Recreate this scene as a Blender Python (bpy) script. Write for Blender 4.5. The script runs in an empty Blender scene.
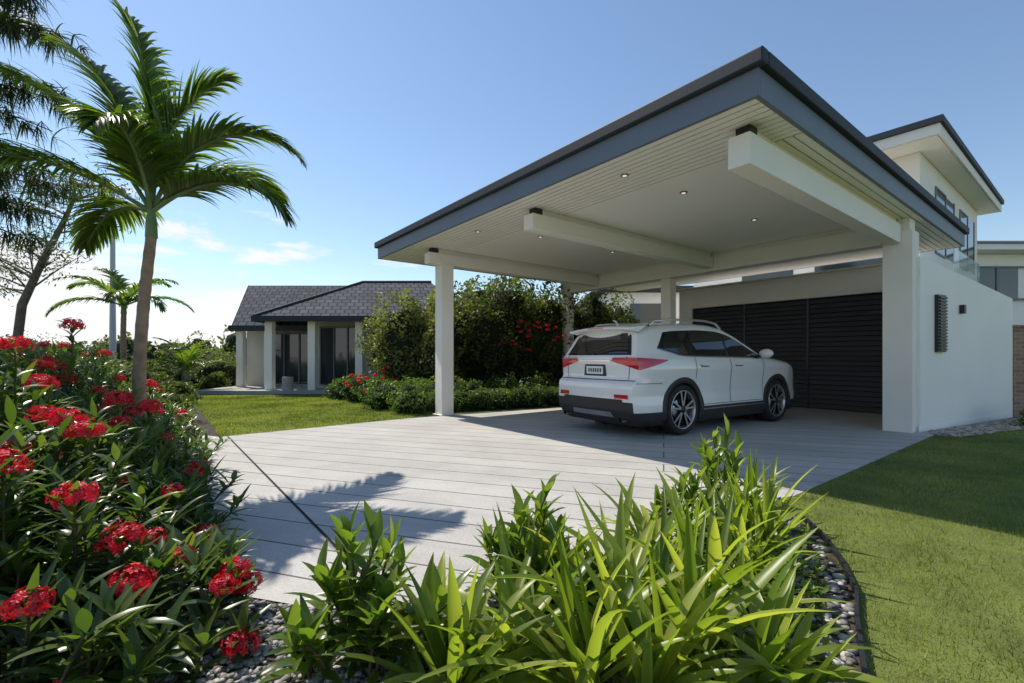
import bpy, math, random
import numpy as np
from mathutils import Vector, noise, Matrix
rng=np.random.default_rng(7); random.seed(7)
scene=bpy.context.scene
R=math.radians
# ------------------------------------------------------------------ helpers
class MB:
    def __init__(s): s.v=[];s.f=[];s.m=[];s.var=[];s.sm=[];s.n=0
    def add(s,V,F,mi=0,var=0.5,smooth=False):
        V=np.asarray(V,float).reshape(-1,3);F=np.asarray(F,int)
        s.v.append(V);s.f.append(F+s.n);s.m.append(np.full(len(F),mi) if np.isscalar(mi) else np.asarray(mi))
        s.var.append(np.full(len(V),float(var)) if np.isscalar(var) else np.asarray(var,float))
        s.sm.append(np.full(len(F),smooth));s.n+=len(V)
    def build(s,name,mats,parent=None,bevel=0,matrix=None):
        V=np.concatenate(s.v)
        me=bpy.data.meshes.new(name)
        me.vertices.add(len(V));me.vertices.foreach_set('co',V.ravel())
        loops=np.concatenate([f.ravel() for f in s.f])
        tot=np.concatenate([np.full(len(f),f.shape[1]) for f in s.f])
        st=np.concatenate([[0],np.cumsum(tot)[:-1]])
        me.loops.add(len(loops));me.loops.foreach_set('vertex_index',loops.astype(np.int32))
        me.polygons.add(len(tot));me.polygons.foreach_set('loop_start',st.astype(np.int32))
        for m in (mats if isinstance(mats,(list,tuple)) else [mats]): me.materials.append(m)
        me.polygons.foreach_set('material_index',np.concatenate(s.m).astype(np.int32))
        me.polygons.foreach_set('use_smooth',np.concatenate(s.sm).astype(bool))
        me.update(calc_edges=True)
        a=me.attributes.new('var','FLOAT','POINT');a.data.foreach_set('value',np.concatenate(s.var).astype(np.float32))
        o=bpy.data.objects.new(name,me);scene.collection.objects.link(o)
        if matrix is not None: o.matrix_world=matrix
        if parent is not None: o.parent=parent
        if bevel:
            b=o.modifiers.new('bev','BEVEL');b.width=bevel;b.segments=2;b.limit_method='ANGLE'
        return o
def empty(name):
    e=bpy.data.objects.new(name,None);scene.collection.objects.link(e);return e
def nrm(a): return a/np.maximum(np.linalg.norm(a,axis=-1,keepdims=True),1e-9)
BF=[[0,3,2,1],[4,5,6,7],[0,1,5,4],[1,2,6,5],[2,3,7,6],[3,0,4,7]]
ident=lambda p:p
def box(mb,x0,x1,y0,y1,z0,z1,mi=0,fr=ident,var=.5):
    P=np.array([[x0,y0,z0],[x1,y0,z0],[x1,y1,z0],[x0,y1,z0],[x0,y0,z1],[x1,y0,z1],[x1,y1,z1],[x0,y1,z1]],float)
    mb.add(fr(P),BF,mi,var)
def prism(mb,pts,z0,z1,mi=0,fr=ident):
    n=len(pts);z1=z1 if hasattr(z1,'__len__') else [z1]*n
    V=[[p[0],p[1],z0] for p in pts]+[[p[0],p[1],z] for p,z in zip(pts,z1)]
    V=fr(np.array(V,float))
    mb.add(V,[[i,(i+1)%n,(i+1)%n+n,i+n] for i in range(n)],mi)
    mb.add(V,[list(range(n))[::-1]],mi); mb.add(V,[list(range(n,2*n))],mi)
def tube(mb,pts,rad,n=8,mi=0,var=.5):
    pts=np.asarray(pts,float);k=len(pts);t=nrm(np.gradient(pts,axis=0))
    ref=np.array([0.,0,1]) if abs(t[0][2])<.9 else np.array([1.,0,0])
    V=[]
    for i in range(k):
        a=nrm(np.cross(t[i],ref));b=np.cross(t[i],a)
        ang=np.linspace(0,2*np.pi,n,endpoint=False)[:,None]
        V.append(pts[i]+rad[i]*(np.cos(ang)*a+np.sin(ang)*b))
    F=[[i*n+j,i*n+(j+1)%n,(i+1)*n+(j+1)%n,(i+1)*n+j] for i in range(k-1) for j in range(n)]
    mb.add(np.concatenate(V),F,mi,var,True)
def strips(mb,B,D,UP,L,W,droop,nseg,prof,fold=.15,var=.5,mi=0):
    B=np.asarray(B,float).reshape(-1,3);N=len(B)
    D=nrm(np.broadcast_to(np.asarray(D,float),(N,3)).copy());UP=np.broadcast_to(np.asarray(UP,float),(N,3))
    L=np.broadcast_to(L,(N,)).astype(float);W=np.broadcast_to(W,(N,)).astype(float);droop=np.broadcast_to(droop,(N,)).astype(float)
    var=np.broadcast_to(var,(N,)).astype(float)
    c=B.copy();d=D.copy();V=[]
    side=nrm(np.cross(d,UP)+1e-6)
    for k in range(nseg+1):
        up=nrm(np.cross(side,d))
        w=(W*prof[k]/2)[:,None]
        V+= [c-side*w+up*w*fold*2, c, c+side*w+up*w*fold*2]
        c=c+d*(L/nseg)[:,None]
        d=nrm(d+np.array([0,0,-1.])*(droop/nseg)[:,None])
    V=np.stack(V,1)
    m=3*(nseg+1)
    f=[]
    for k in range(nseg):
        a=3*k
        f+=[[a,a+1,a+4,a+3],[a+1,a+2,a+5,a+4]]
    F=(np.arange(N)[:,None,None]*m+np.array(f)[None]).reshape(-1,4)
    mb.add(V.reshape(-1,3),F,mi,np.repeat(var,m),True)
def rdir(n):
    return nrm(rng.normal(size=(n,3)))
def leafquads(mb,P,size,var,mi=0,flat=0.0,asp=.5):
    n=len(P);d=rdir(n);d[:,2]*=(1-flat);d=nrm(d);u=nrm(np.cross(d,rdir(n)))
    s=(np.broadcast_to(size,(n,))*rng.uniform(.6,1.3,n))[:,None]
    V=np.stack([P-d*s/2,P+u*s*asp/2,P+d*s/2,P-u*s*asp/2],1).reshape(-1,3)
    F=np.arange(4*n).reshape(-1,4)
    mb.add(V,F,mi,np.repeat(var,4),False)
def nz(P,s,o=0):
    return np.array([noise.noise(Vector((p[0]*s+o,p[1]*s+o*.7,p[2]*s))) for p in P])
def ico(sub):
    import bmesh
    bm=bmesh.new();bmesh.ops.create_icosphere(bm,subdivisions=sub,radius=1)
    V=np.array([v.co[:] for v in bm.verts]);F=np.array([[v.index for v in f.verts] for f in bm.faces]);bm.free();return V,F
ICO1=ico(1);ICO3=ico(3)
def cloud(mb,c,r,n,size,amp=.35,freq=1.6,mi=0,core=1,clump=2.2,asp=.5,shade=0.0):
    c=np.array(c,float);r=np.array(r,float)
    d=rdir(n);o=rng.uniform(0,50)
    R0=1+amp*nz(d,freq,o)*1.6+amp*.5*nz(d,freq*3,o+9)
    rad=R0*(1-.45*rng.random(n)**2.2)
    P=c+d*rad[:,None]*r
    P=P[P[:,2]>0.02]
    cl=nz(P,clump,o+3)
    keep=cl>-.33; P=P[keep];cl=cl[keep]
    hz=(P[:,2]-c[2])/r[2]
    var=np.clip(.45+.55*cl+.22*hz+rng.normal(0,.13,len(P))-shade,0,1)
    leafquads(mb,P,size,var,mi,asp=asp)
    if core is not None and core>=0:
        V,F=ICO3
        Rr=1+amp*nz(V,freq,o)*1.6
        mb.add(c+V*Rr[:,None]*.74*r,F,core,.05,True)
# ------------------------------------------------------------------ materials
def newmat(name):
    m=bpy.data.materials.new(name);m.use_nodes=True;nt=m.node_tree;nt.nodes.clear()
    out=nt.nodes.new('ShaderNodeOutputMaterial');return m,nt,out
def pmat(name,col,rough=.6,metal=0,nscale=0,nvar=.15,bump=0,bscale=None,coat=0,spec=.5):
    m,nt,out=newmat(name);p=nt.nodes.new('ShaderNodeBsdfPrincipled');nt.links.new(p.outputs[0],out.inputs[0])
    p.inputs['Base Color'].default_value=(*col,1);p.inputs['Roughness'].default_value=rough;p.inputs['Metallic'].default_value=metal
    p.inputs['Coat Weight'].default_value=coat;p.inputs['Specular IOR Level'].default_value=spec
    if nscale:
        tc=nt.nodes.new('ShaderNodeTexCoord');n=nt.nodes.new('ShaderNodeTexNoise');n.inputs['Scale'].default_value=nscale;n.inputs['Detail'].default_value=6
        nt.links.new(tc.outputs['Object'],n.inputs['Vector'])
        r=nt.nodes.new('ShaderNodeValToRGB');r.color_ramp.elements[0].position=.3;r.color_ramp.elements[1].position=.7
        r.color_ramp.elements[0].color=(*[c*(1-nvar) for c in col],1);r.color_ramp.elements[1].color=(*[min(1,c*(1+nvar)) for c in col],1)
        nt.links.new(n.outputs['Fac'],r.inputs[0]);nt.links.new(r.outputs[0],p.inputs['Base Color'])
        if bump:
            n2=nt.nodes.new('ShaderNodeTexNoise');n2.inputs['Scale'].default_value=bscale or nscale*6;n2.inputs['Detail'].default_value=4
            nt.links.new(tc.outputs['Object'],n2.inputs['Vector'])
            b=nt.nodes.new('ShaderNodeBump');b.inputs['Strength'].default_value=bump;b.inputs['Distance'].default_value=.01
            nt.links.new(n2.outputs['Fac'],b.inputs['Height']);nt.links.new(b.outputs[0],p.inputs['Normal'])
    return m
def leafmat(name,cols,rough=.42,trans=.35,tcol=1.6):
    m,nt,out=newmat(name)
    at=nt.nodes.new('ShaderNodeAttribute');at.attribute_name='var'
    r=nt.nodes.new('ShaderNodeValToRGB')
    el=r.color_ramp.elements;el[0].position=0;el[0].color=(*cols[0],1);el[1].position=1;el[1].color=(*cols[-1],1)
    for i,c in enumerate(cols[1:-1]):
        e=el.new((i+1)/(len(cols)-1));e.color=(*c,1)
    nt.links.new(at.outputs['Fac'],r.inputs[0])
    p=nt.nodes.new('ShaderNodeBsdfPrincipled');p.inputs['Roughness'].default_value=rough
    nt.links.new(r.outputs[0],p.inputs['Base Color'])
    t=nt.nodes.new('ShaderNodeBsdfTranslucent')
    mx=nt.nodes.new('ShaderNodeMix');mx.data_type='RGBA';mx.blend_type='MULTIPLY';mx.inputs[0].default_value=1
    nt.links.new(r.outputs[0],mx.inputs[6]);mx.inputs[7].default_value=(tcol*1.15,tcol*1.2,tcol*.45,1)
    nt.links.new(mx.outputs[2],t.inputs[0])
    ms=nt.nodes.new('ShaderNodeMixShader');ms.inputs[0].default_value=trans
    nt.links.new(p.outputs[0],ms.inputs[1]);nt.links.new(t.outputs[0],ms.inputs[2]);nt.links.new(ms.outputs[0],out.inputs[0])
    return m
M_cream=pmat('cream_render',(.87,.825,.745),.75,nscale=1.3,nvar=.03,bump=.15,bscale=60)
M_white=pmat('white_render',(.92,.885,.83),.75,nscale=1.0,nvar=.03,bump=.15,bscale=60)
M_soffit=pmat('soffit_paint',(.93,.885,.80),.55,nscale=2,nvar=.02)
M_ceil=pmat('ceiling_paint',(.93,.88,.80),.6,nscale=1,nvar=.015)
M_fascia=pmat('fascia_bluegrey',(.14,.165,.20),.5,nscale=2,nvar=.06)
M_gutter=pmat('gutter_dark',(.035,.042,.052),.6,spec=.25)
M_black=pmat('black_metal',(.02,.02,.022),.45)
M_door=pmat('door_charcoal',(.05,.053,.062),.38,nscale=3,nvar=.1)
M_dark=pmat('dark_gap',(.012,.012,.012),.9)
M_glass=pmat('window_glass',(.03,.04,.045),.05,spec=.8)
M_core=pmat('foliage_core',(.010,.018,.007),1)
M_bark=pmat('bark',(.17,.13,.10),.9,nscale=8,nvar=.3,bump=.6,bscale=40)
M_trunk=pmat('palm_trunk',(.30,.21,.14),.9,nscale=10,nvar=.3,bump=.6,bscale=50)
M_soil=pmat('soil',(.06,.045,.033),1,nscale=12,nvar=.4,bump=1,bscale=80)
M_grasssoil=pmat('lawn_turf',(.14,.17,.035),1,nscale=3,nvar=.25,bump=1,bscale=150)
M_ground=pmat('ground_grass',(.06,.09,.03),1,nscale=.4,nvar=.3,bump=.6,bscale=30)
M_conc=pmat('concrete',(.38,.36,.33),.85,nscale=2,nvar=.1,bump=.3,bscale=90)
def rooftile():
    m,nt,out=newmat('roof_tiles');p=nt.nodes.new('ShaderNodeBsdfPrincipled');p.inputs['Roughness'].default_value=.9;p.inputs['Specular IOR Level'].default_value=.15
    nt.links.new(p.outputs[0],out.inputs[0])
    tc=nt.nodes.new('ShaderNodeTexCoord');sp=nt.nodes.new('ShaderNodeSeparateXYZ');nt.links.new(tc.outputs['Object'],sp.inputs[0])
    ad=nt.nodes.new('ShaderNodeMath');ad.operation='MULTIPLY_ADD';nt.links.new(sp.outputs['Y'],ad.inputs[0]);ad.inputs[1].default_value=.3;nt.links.new(sp.outputs['X'],ad.inputs[2])
    z=nt.nodes.new('ShaderNodeMath');z.operation='MULTIPLY';z.inputs[1].default_value=2.2;nt.links.new(sp.outputs['Z'],z.inputs[0])
    cb=nt.nodes.new('ShaderNodeCombineXYZ');nt.links.new(ad.outputs[0],cb.inputs[0]);nt.links.new(z.outputs[0],cb.inputs[1])
    b=nt.nodes.new('ShaderNodeTexBrick');nt.links.new(cb.outputs[0],b.inputs['Vector']);b.inputs['Scale'].default_value=1
    b.inputs['Brick Width'].default_value=.30;b.inputs['Row Height'].default_value=.34;b.inputs['Mortar Size'].default_value=.026
    b.inputs['Color1'].default_value=(.06,.067,.078,1);b.inputs['Color2'].default_value=(.10,.11,.125,1);b.inputs['Mortar'].default_value=(.02,.02,.022,1)
    nt.links.new(b.outputs[0],p.inputs['Base Color']);return m
M_tile=rooftile()
def driveway_mat():
    m,nt,out=newmat('driveway_concrete_planks');p=nt.nodes.new('ShaderNodeBsdfPrincipled');p.inputs['Roughness'].default_value=.8
    nt.links.new(p.outputs[0],out.inputs[0]);L=nt.links.new
    tc=nt.nodes.new('ShaderNodeTexCoord');mp=nt.nodes.new('ShaderNodeMapping');L(tc.outputs['Object'],mp.inputs[0]);mp.inputs['Rotation'].default_value=(0,0,R(18))
    b=nt.nodes.new('ShaderNodeTexBrick');L(mp.outputs[0],b.inputs['Vector']);b.inputs['Scale'].default_value=1
    b.inputs['Brick Width'].default_value=40;b.inputs['Row Height'].default_value=.34;b.inputs['Mortar Size'].default_value=.008;b.inputs['Mortar Smooth'].default_value=.2
    b.inputs['Color1'].default_value=(.49,.465,.43,1);b.inputs['Color2'].default_value=(.55,.525,.49,1);b.inputs['Mortar'].default_value=(.12,.11,.10,1)
    def mul(a,src,lo,hi):
        mr=nt.nodes.new('ShaderNodeMapRange');L(src,mr.inputs[0]);mr.inputs[1].default_value=.3;mr.inputs[2].default_value=.7;mr.inputs[3].default_value=lo;mr.inputs[4].default_value=hi
        mx=nt.nodes.new('ShaderNodeMix');mx.data_type='RGBA';mx.blend_type='MULTIPLY';mx.inputs[0].default_value=1;L(a,mx.inputs[6]);L(mr.outputs[0],mx.inputs[7]);return mx.outputs[2]
    n=nt.nodes.new('ShaderNodeTexNoise');n.inputs['Scale'].default_value=.9;n.inputs['Detail'].default_value=9;n.inputs['Roughness'].default_value=.68;L(tc.outputs['Object'],n.inputs['Vector'])
    c=mul(b.outputs[0],n.outputs['Fac'],.8,1.08)
    mp3=nt.nodes.new('ShaderNodeMapping');L(mp.outputs[0],mp3.inputs[0]);mp3.inputs['Scale'].default_value=(.8,6,1)
    n3=nt.nodes.new('ShaderNodeTexNoise');n3.inputs['Scale'].default_value=1.6;n3.inputs['Detail'].default_value=6;L(mp3.outputs[0],n3.inputs['Vector'])
    c=mul(c,n3.outputs['Fac'],.94,1.04)
    n2=nt.nodes.new('ShaderNodeTexNoise');n2.inputs['Scale'].default_value=70;n2.inputs['Detail'].default_value=3;L(tc.outputs['Object'],n2.inputs['Vector'])
    c=mul(c,n2.outputs['Fac'],.86,1.08)
    L(c,p.inputs['Base Color'])
    sub=nt.nodes.new('ShaderNodeMath');sub.operation='MULTIPLY_ADD';L(b.outputs['Fac'],sub.inputs[0]);sub.inputs[1].default_value=-1.5;L(n2.outputs['Fac'],sub.inputs[2])
    bp=nt.nodes.new('ShaderNodeBump');bp.inputs['Strength'].default_value=.5;bp.inputs['Distance'].default_value=.006;L(sub.outputs[0],bp.inputs['Height']);L(bp.outputs[0],p.inputs['Normal'])
    return m
M_drive=driveway_mat()
# ------------------------------------------------------------------ frame of the carport
Nx,Ny=2.07,3.92
Av=np.array([-.6126,.7903]);Bv=np.array([.7906,.6123])
def frame(ox,oy):
    def f(P):
        P=np.asarray(P,float);x=ox+P[:,0]*Bv[0]+P[:,1]*Av[0];y=oy+P[:,0]*Bv[1]+P[:,1]*Av[1]
        return np.stack([x,y,P[:,2]],1)
    return f
CF=frame(Nx,Ny)
EY=1.2
# ------------------------------------------------------------------ ground
mb=MB();S=900
mb.add([[-S,-60,0],[S,-60,0],[S,S,0],[-S,S,0]],[[0,1,2,3]]);mb.build('ground',M_ground)
def sheet(name,pts,z,mat):
    mb=MB();mb.add([[x,y,z] for x,y in pts],[list(range(len(pts)))]);return mb.build(name,mat)
drive=[(2.16,3.80),(8.2,8.48),(9.5,12),(5.0,13.6),(1.25,11.0),(-2.0,9.05),(-4.35,6.95),(-4.9,7.2),(-2.95,4.5),(-1.36,2.33),(-.9,2.2),(.1,2.35)]
sheet('driveway',drive,.012,M_drive)
mb=MB();t=np.array([[-1.17,3.01],[-4.25,6.98]]);d=nrm(t[1]-t[0]);n=np.array([-d[1],d[0]])*.010
t0=t[0]-d*.95
mb.add([[*(t0-n),.016],[*(t0+n),.016],[*(t[1]+n),.016],[*(t[1]-n),.016]],[[0,1,2,3]]);mb.build('driveway_joint',M_dark)
bed=[(2.16,3.80),(.1,2.35),(-.9,2.2),(-1.36,2.33),(-1.6,.3),(.8,.3),(1.30,1.72),(1.72,2.33),(2.02,3.0)]
sheet('garden_bed',bed,.006,M_soil)
lawnR=[(.8,.3),(8,.3),(14,7),(9.9,8.3),(6.6,6.9),(6.35,7.05),(2.16,3.80),(2.02,3.0),(1.72,2.33),(1.30,1.72)]
lawnL=[(-2.0,9.05),(-1.9,9.6),(-3.2,12.2),(-5.2,14.2),(-13,14.6),(-7.2,10.75),(-4.35,6.95)]
sheet('lawn',lawnR,.009,M_grasssoil);sheet('lawn',lawnL,.009,M_grasssoil)
leftbed=[(-4.35,6.95),(-7.2,10.75),(-13,14.6),(-20,14),(-12,1),(-1.6,.3),(-1.36,2.33),(-2.95,4.5),(-4.9,7.2)]
sheet('flower_bed_soil',leftbed,.005,M_soil)
def inpoly(P,poly):
    x,y=P[:,0],P[:,1];c=np.zeros(len(P),bool);n=len(poly);j=n-1
    for i in range(n):
        xi,yi=poly[i];xj,yj=poly[j]
        t=((yi>y)!=(yj>y))&(x<(xj-xi)*(y-yi)/((yj-yi)+1e-12)+xi);c^=t;j=i
    return c
def samp(poly,n):
    p=np.array(poly);P=rng.uniform(p.min(0),p.max(0),(n,2));return P[inpoly(P,poly)]
M_grass=leafmat('grass_blades',[(.07,.105,.018),(.18,.225,.04),(.33,.33,.10)],.6,.4,1.65)
def grass(name,poly,n,h,w,dens=None):
    P=samp(poly,n)
    if dens is not None: P=P[rng.random(len(P))<dens(P)]
    n=len(P);B=np.column_stack([P,np.full(n,.005)])
    D=np.column_stack([rng.normal(0,.45,n),rng.normal(0,.45,n),np.ones(n)]);D=nrm(D)
    s=nrm(np.cross(D,rdir(n)));hh=h*rng.uniform(.5,1.25,n)*(1+.4*nz(B,2.5));ww=w*rng.uniform(.7,1.3,n)
    T=B+D*hh[:,None];V=np.stack([B-s*ww[:,None]/2,B+s*ww[:,None]/2,T],1).reshape(-1,3)
    v=.48+.7*nz(B,1.1)+.4*nz(B,5)+rng.normal(0,.2,n)
    mb=MB();mb.add(V,np.arange(3*n).reshape(-1,3),0,np.repeat(np.clip(v,0,1),3));mb.build(name,M_grass)
lr=[(1.0,1.3),(2.2,1.3),(6,5),(10.5,8.8),(9.9,8.3),(6.6,6.9),(6.35,7.05),(2.18,3.78),(2.04,3.0),(1.74,2.33),(1.32,1.72)]
grass('lawn_grass',lr,300000,.036,.0045,lambda P:np.clip(3.2/np.maximum(P[:,1],1.3),.25,1))
grass('lawn_grass',lawnL,150000,.045,.012)
M_peb=[pmat('pebble_%d'%i,c,.7,nscale=20,nvar=.2) for i,c in enumerate([(.33,.31,.29),(.22,.21,.20),(.47,.44,.40),(.14,.13,.12)])]
def pebbles(name,poly,n,r0,r1,zb=.0,mats=M_peb):
    P=samp(poly,n);n=len(P);V,F=ICO1
    s=rng.uniform(r0,r1,n);sc=np.column_stack([s*rng.uniform(.8,1.4,n),s,s*rng.uniform(.45,.75,n)])
    a=rng.uniform(0,6.28,n);W=V[None]*sc[:,None,:];c,sn=np.cos(a)[:,None],np.sin(a)[:,None]
    X=W[...,0]*c-W[...,1]*sn;Y=W[...,0]*sn+W[...,1]*c
    W=np.stack([X+P[:,0:1],Y+P[:,1:2],W[...,2]+zb+rng.uniform(.004,.018,n)[:,None]],-1)
    FF=(np.arange(n)[:,None,None]*len(V)+F[None]).reshape(-1,3)
    mb=MB();mb.add(W.reshape(-1,3),FF,np.repeat(rng.integers(0,len(mats),n),len(F)),.5,True);mb.build(name,mats)
pebbles('gravel',[(-1.36,2.31),(-.9,2.18),(.05,2.3),(.5,2.2),(.5,1.3),(-1.5,1.3)],6500,.008,.02)
pebbles('gravel',[(2.1,3.7),(.1,2.33),(.5,1.3),(1.12,1.45),(1.27,1.72),(1.69,2.33),(1.99,3.0)],3200,.012,.028)
M_tan=[pmat('tan_gravel_%d'%i,c,.8) for i,c in enumerate([(.4,.33,.25),(.3,.24,.18),(.5,.44,.36)])]
gp=[(6.42,7.0),(6.6,6.9),(9.9,8.3),(9.9,9.1),(6.55,7.35)]
sheet('gravel_bed',gp,.014,pmat('gravel_base',(.3,.25,.19),1,nscale=30,nvar=.4))
pebbles('gravel',gp,3500,.02,.04,.01,M_tan)
mb=MB();pts=[(1.1,1.2),(1.30,1.72),(1.55,2.1),(1.72,2.33),(1.9,2.7),(2.02,3.0),(2.12,3.4),(2.16,3.80)]
for i in range(len(pts)-1):
    p,q=np.array(pts[i]),np.array(pts[i+1]);d=nrm(q-p);n=np.array([-d[1],d[0]])*.008
    prism(mb,[p-n,q-n,q+n,p+n],0,.05)
mb.build('garden_edging',M_black)
# ------------------------------------------------------------------ carport
cp=empty('carport')
LA,LB=8.3,8.8
mb=MB();box(mb,.05,LB-.05,.05,LA-.05,3.46,3.70,0,CF);mb.build('roof_deck',M_gutter,cp)
mb=MB()
box(mb,0,.04,0,LA,3.40,3.64,0,CF);box(mb,LB-.04,LB,0,LA,3.40,3.64,0,CF)
box(mb,.041,LB-.041,0,.04,3.40,3.64,0,CF);box(mb,.041,LB-.041,LA-.04,LA,3.40,3.64,0,CF)
mb.build('fascia',M_fascia,cp,.004)
mb=MB();g=.06
box(mb,-g,.06,-g,LA+g,3.642,3.77,0,CF);box(mb,LB-.06,LB+g,-g,LA+g,3.642,3.77,0,CF)
box(mb,.062,LB-.062,-g,.06,3.642,3.77,0,CF);box(mb,.062,LB-.062,LA-.06,LA+g,3.642,3.77,0,CF)
mb.build('gutter',M_gutter,cp,.014)
mb=MB();w=.098
b=.045
while b<1.0:
    box(mb,b,b+w-.016,.045,LA-.045,3.402,3.43,0,CF);b+=w
b1=b
a=.045
while a<.7:
    box(mb,b1+.01,LB-.045,a,a+w-.016,3.402,3.43,0,CF);a+=w
a1=a
mb.build('soffit_boards',M_soffit,cp)
mb=MB();box(mb,b1+.01,LB-.045,a1+.01,LA-.045,3.405,3.45,0,CF);mb.build('ceiling',M_ceil,cp)
mb=MB();box(mb,.045,LB-.045,.045,LA-.045,3.452,3.458,0,CF);mb.build('soffit_backing',M_dark,cp)
mb=MB()
BT=3.30
for a0,zb in ((.24,3.0),(3.35,3.08),(6.53,3.08)):
    box(mb,.36,5.34,a0,a0+.21,zb,BT,0,CF)
box(mb,5.36,5.62,.50,8.0,3.02,3.33,0,CF)
mb.build('beams',M_cream,cp,.006)
mb=MB()
for a0 in (.24,3.35,6.53):
    box(mb,.44,.58,a0+.035,a0+.175,BT+.002,3.40,0,CF)
    box(mb,.60,5.34,a0+.06,a0+.15,BT+.002,3.40,1,CF)
box(mb,5.42,5.56,.6,7.9,3.332,3.403,1,CF)
mb.build('beam_brackets',[M_black,M_cream],cp)
def column(mb,b0,b1,a0,a1,z1):
    box(mb,b0,b1,a0,a1,.0,z1,0,CF)
mb=MB()
column(mb,5.355,5.75,.10,.48,3.20);column(mb,.62,.90,6.50,6.77,3.078);column(mb,5.37,5.60,4.4,4.65,3.018);column(mb,5.37,5.60,7.7,7.95,3.018)
box(mb,5.40,5.70,.14,.44,3.202,3.40,0,CF)
mb.build('columns',M_cream,cp,.006)
mb=MB()
box(mb,.58,.94,6.46,6.81,.012,.03,0,CF);mb.build('column_base_plate',M_cream,cp,.004)
M_lamp,nt,out=newmat('downlight_lens');em=nt.nodes.new('ShaderNodeEmission');em.inputs[0].default_value=(1,.88,.68,1);em.inputs[1].default_value=.75;nt.links.new(em.outputs[0],out.inputs[0])
mb=MB()
for (bb,aa) in [(1.6,1.7),(1.6,4.6),(3.6,1.7),(3.6,4.6),(1.6,7.3),(3.6,7.3),(.5,1.8),(.5,5.0)]:
    ang=np.linspace(0,2*np.pi,20,endpoint=False)
    P=[[bb+.05*math.cos(t),aa+.05*math.sin(t)] for t in ang];prism(mb,P,3.392,3.401,0,CF)
    P=[[bb+.028*math.cos(t),aa+.028*math.sin(t)] for t in ang];prism(mb,P,3.389,3.3915,1,CF)
mb.build('downlights',[M_fascia,M_lamp],cp)
# ------------------------------------------------------------------ garage
ga=empty('garage')
mb=MB()
box(mb,8.0,8.25,.5,1.05,0,3.1,0,CF);box(mb,8.0,8.25,5.45,5.85,0,3.1,0,CF);box(mb,8.0,8.25,1.051,5.449,2.56,3.1,0,CF)
box(mb,8.26,13,5.6,5.85,0,3.0,0,CF);box(mb,8.26,13,.65,5.59,2.7,2.95,0,CF)
box(mb,5.76,8.4,.28,.45,0,2.80,0,CF)
mb.build('garage_walls',M_cream,ga,.006)
mb=MB()
box(mb,7.93,8.27,.46,5.9,3.102,3.14,0,CF);mb.build('parapet_cap',M_cream,ga,.004)
mb=MB()
P1=np.array([6.47,7.40]);P2=np.array([9.95,9.28]);n=nrm(np.array([-(P2-P1)[1],(P2-P1)[0]]))*.2
prism(mb,[P1,P2,P2+n,P1+n],0,[2.80,2.36,2.36,2.80]);mb.build('side_wall',M_white,ga,.006)
e=nrm(P2-P1)
def wallbox(mb,s0,s1,off0,off1,z0,z1,mi=0):
    nn=n/.2
    pts=[P1+e*s0-nn*off1,P1+e*s1-nn*off1,P1+e*s1-nn*off0,P1+e*s0-nn*off0];prism(mb,pts,z0,z1,mi)
mb=MB()
wallbox(mb,.50,.80,.0,.05,1.28,2.22)
for k in range(17): wallbox(mb,.52,.78,.052,.075,1.31+k*.053,1.31+k*.053+.028)
mb.build('louvre_vent',M_black,ga)
mb=MB();wallbox(mb,1.45,1.53,0,.07,1.95,2.1);wallbox(mb,-.05,3.9,.001,.006,-.02,.10,1);mb.build('wall_light',[M_black,M_white],ga)
mb=MB()
box(mb,8.10,8.13,1.05,5.45,.0,2.56,1,CF)
nsl=23
for k in range(nsl):
    z0=.03+k*2.5/nsl
    for (q0,q1) in [(1.10,2.52),(2.56,3.98),(4.02,5.40)]:
        P=np.array([[8.085,q0,z0],[8.04,q0,z0+.005],[8.075,q0,z0+.098],[8.095,q0,z0+.098],[8.085,q1,z0],[8.04,q1,z0+.005],[8.075,q1,z0+.098],[8.095,q1,z0+.098]])
        mb.add(CF(P),[[0,1,2,3],[7,6,5,4],[0,4,5,1],[1,5,6,2],[2,6,7,3],[3,7,4,0]],0)
for q in (1.055,2.52,3.98,5.40): box(mb,8.03,8.099,q,q+.04,.005,2.555,0,CF)
mb.build('garage_door',[M_door,M_dark],ga)
# ------------------------------------------------------------------ upper house
uh=empty('two_storey_house');UF=frame(10.32,11.26)
mb=MB();box(mb,.05,10,.05,7,6.62,6.9,0,UF);mb.build('roof',M_gutter,uh)
mb=MB();box(mb,0,10,0,.05,6.6,6.86,0,UF);box(mb,0,.05,.051,7,6.6,6.86,0,UF);box(mb,-.07,10,-.07,.06,6.862,7.02,1,UF);box(mb,-.07,.06,.061,7,6.862,7.02,1,UF);mb.build('roof_fascia',[M_cream,M_gutter],uh,.006)
mb=MB();box(mb,.06,9.9,.06,6.9,6.59,6.615,0,UF);mb.build('soffit',M_soffit,uh)
mb=MB();box(mb,.9,9.2,.55,7,0,6.58,0,UF);mb.build('house_walls',M_cream,uh)
mb=MB()
for b0 in (2.6,6.0): box(mb,b0,b0+2.4,.53,.56,4.2,6.0,0,UF)
box(mb,.88,.91,1.2,3.0,3.4,6.1,0,UF);box(mb,.88,.91,3.6,5.2,3.4,6.1,0,UF);mb.build('windows',M_glass,uh)
mb=MB()
for b0 in (2.6,6.0):
    for bb in (b0-.05,b0+1.2,b0+2.4): box(mb,bb,bb+.05,.515,.549,4.15,6.05,0,UF)
    box(mb,b0,b0+1.199,.515,.549,6.001,6.05,0,UF);box(mb,b0,b0+1.199,.515,.549,4.15,4.199,0,UF)
mb.build('window_frames',M_fascia,uh)
gm,nt,out=newmat('balustrade_glass')
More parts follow.
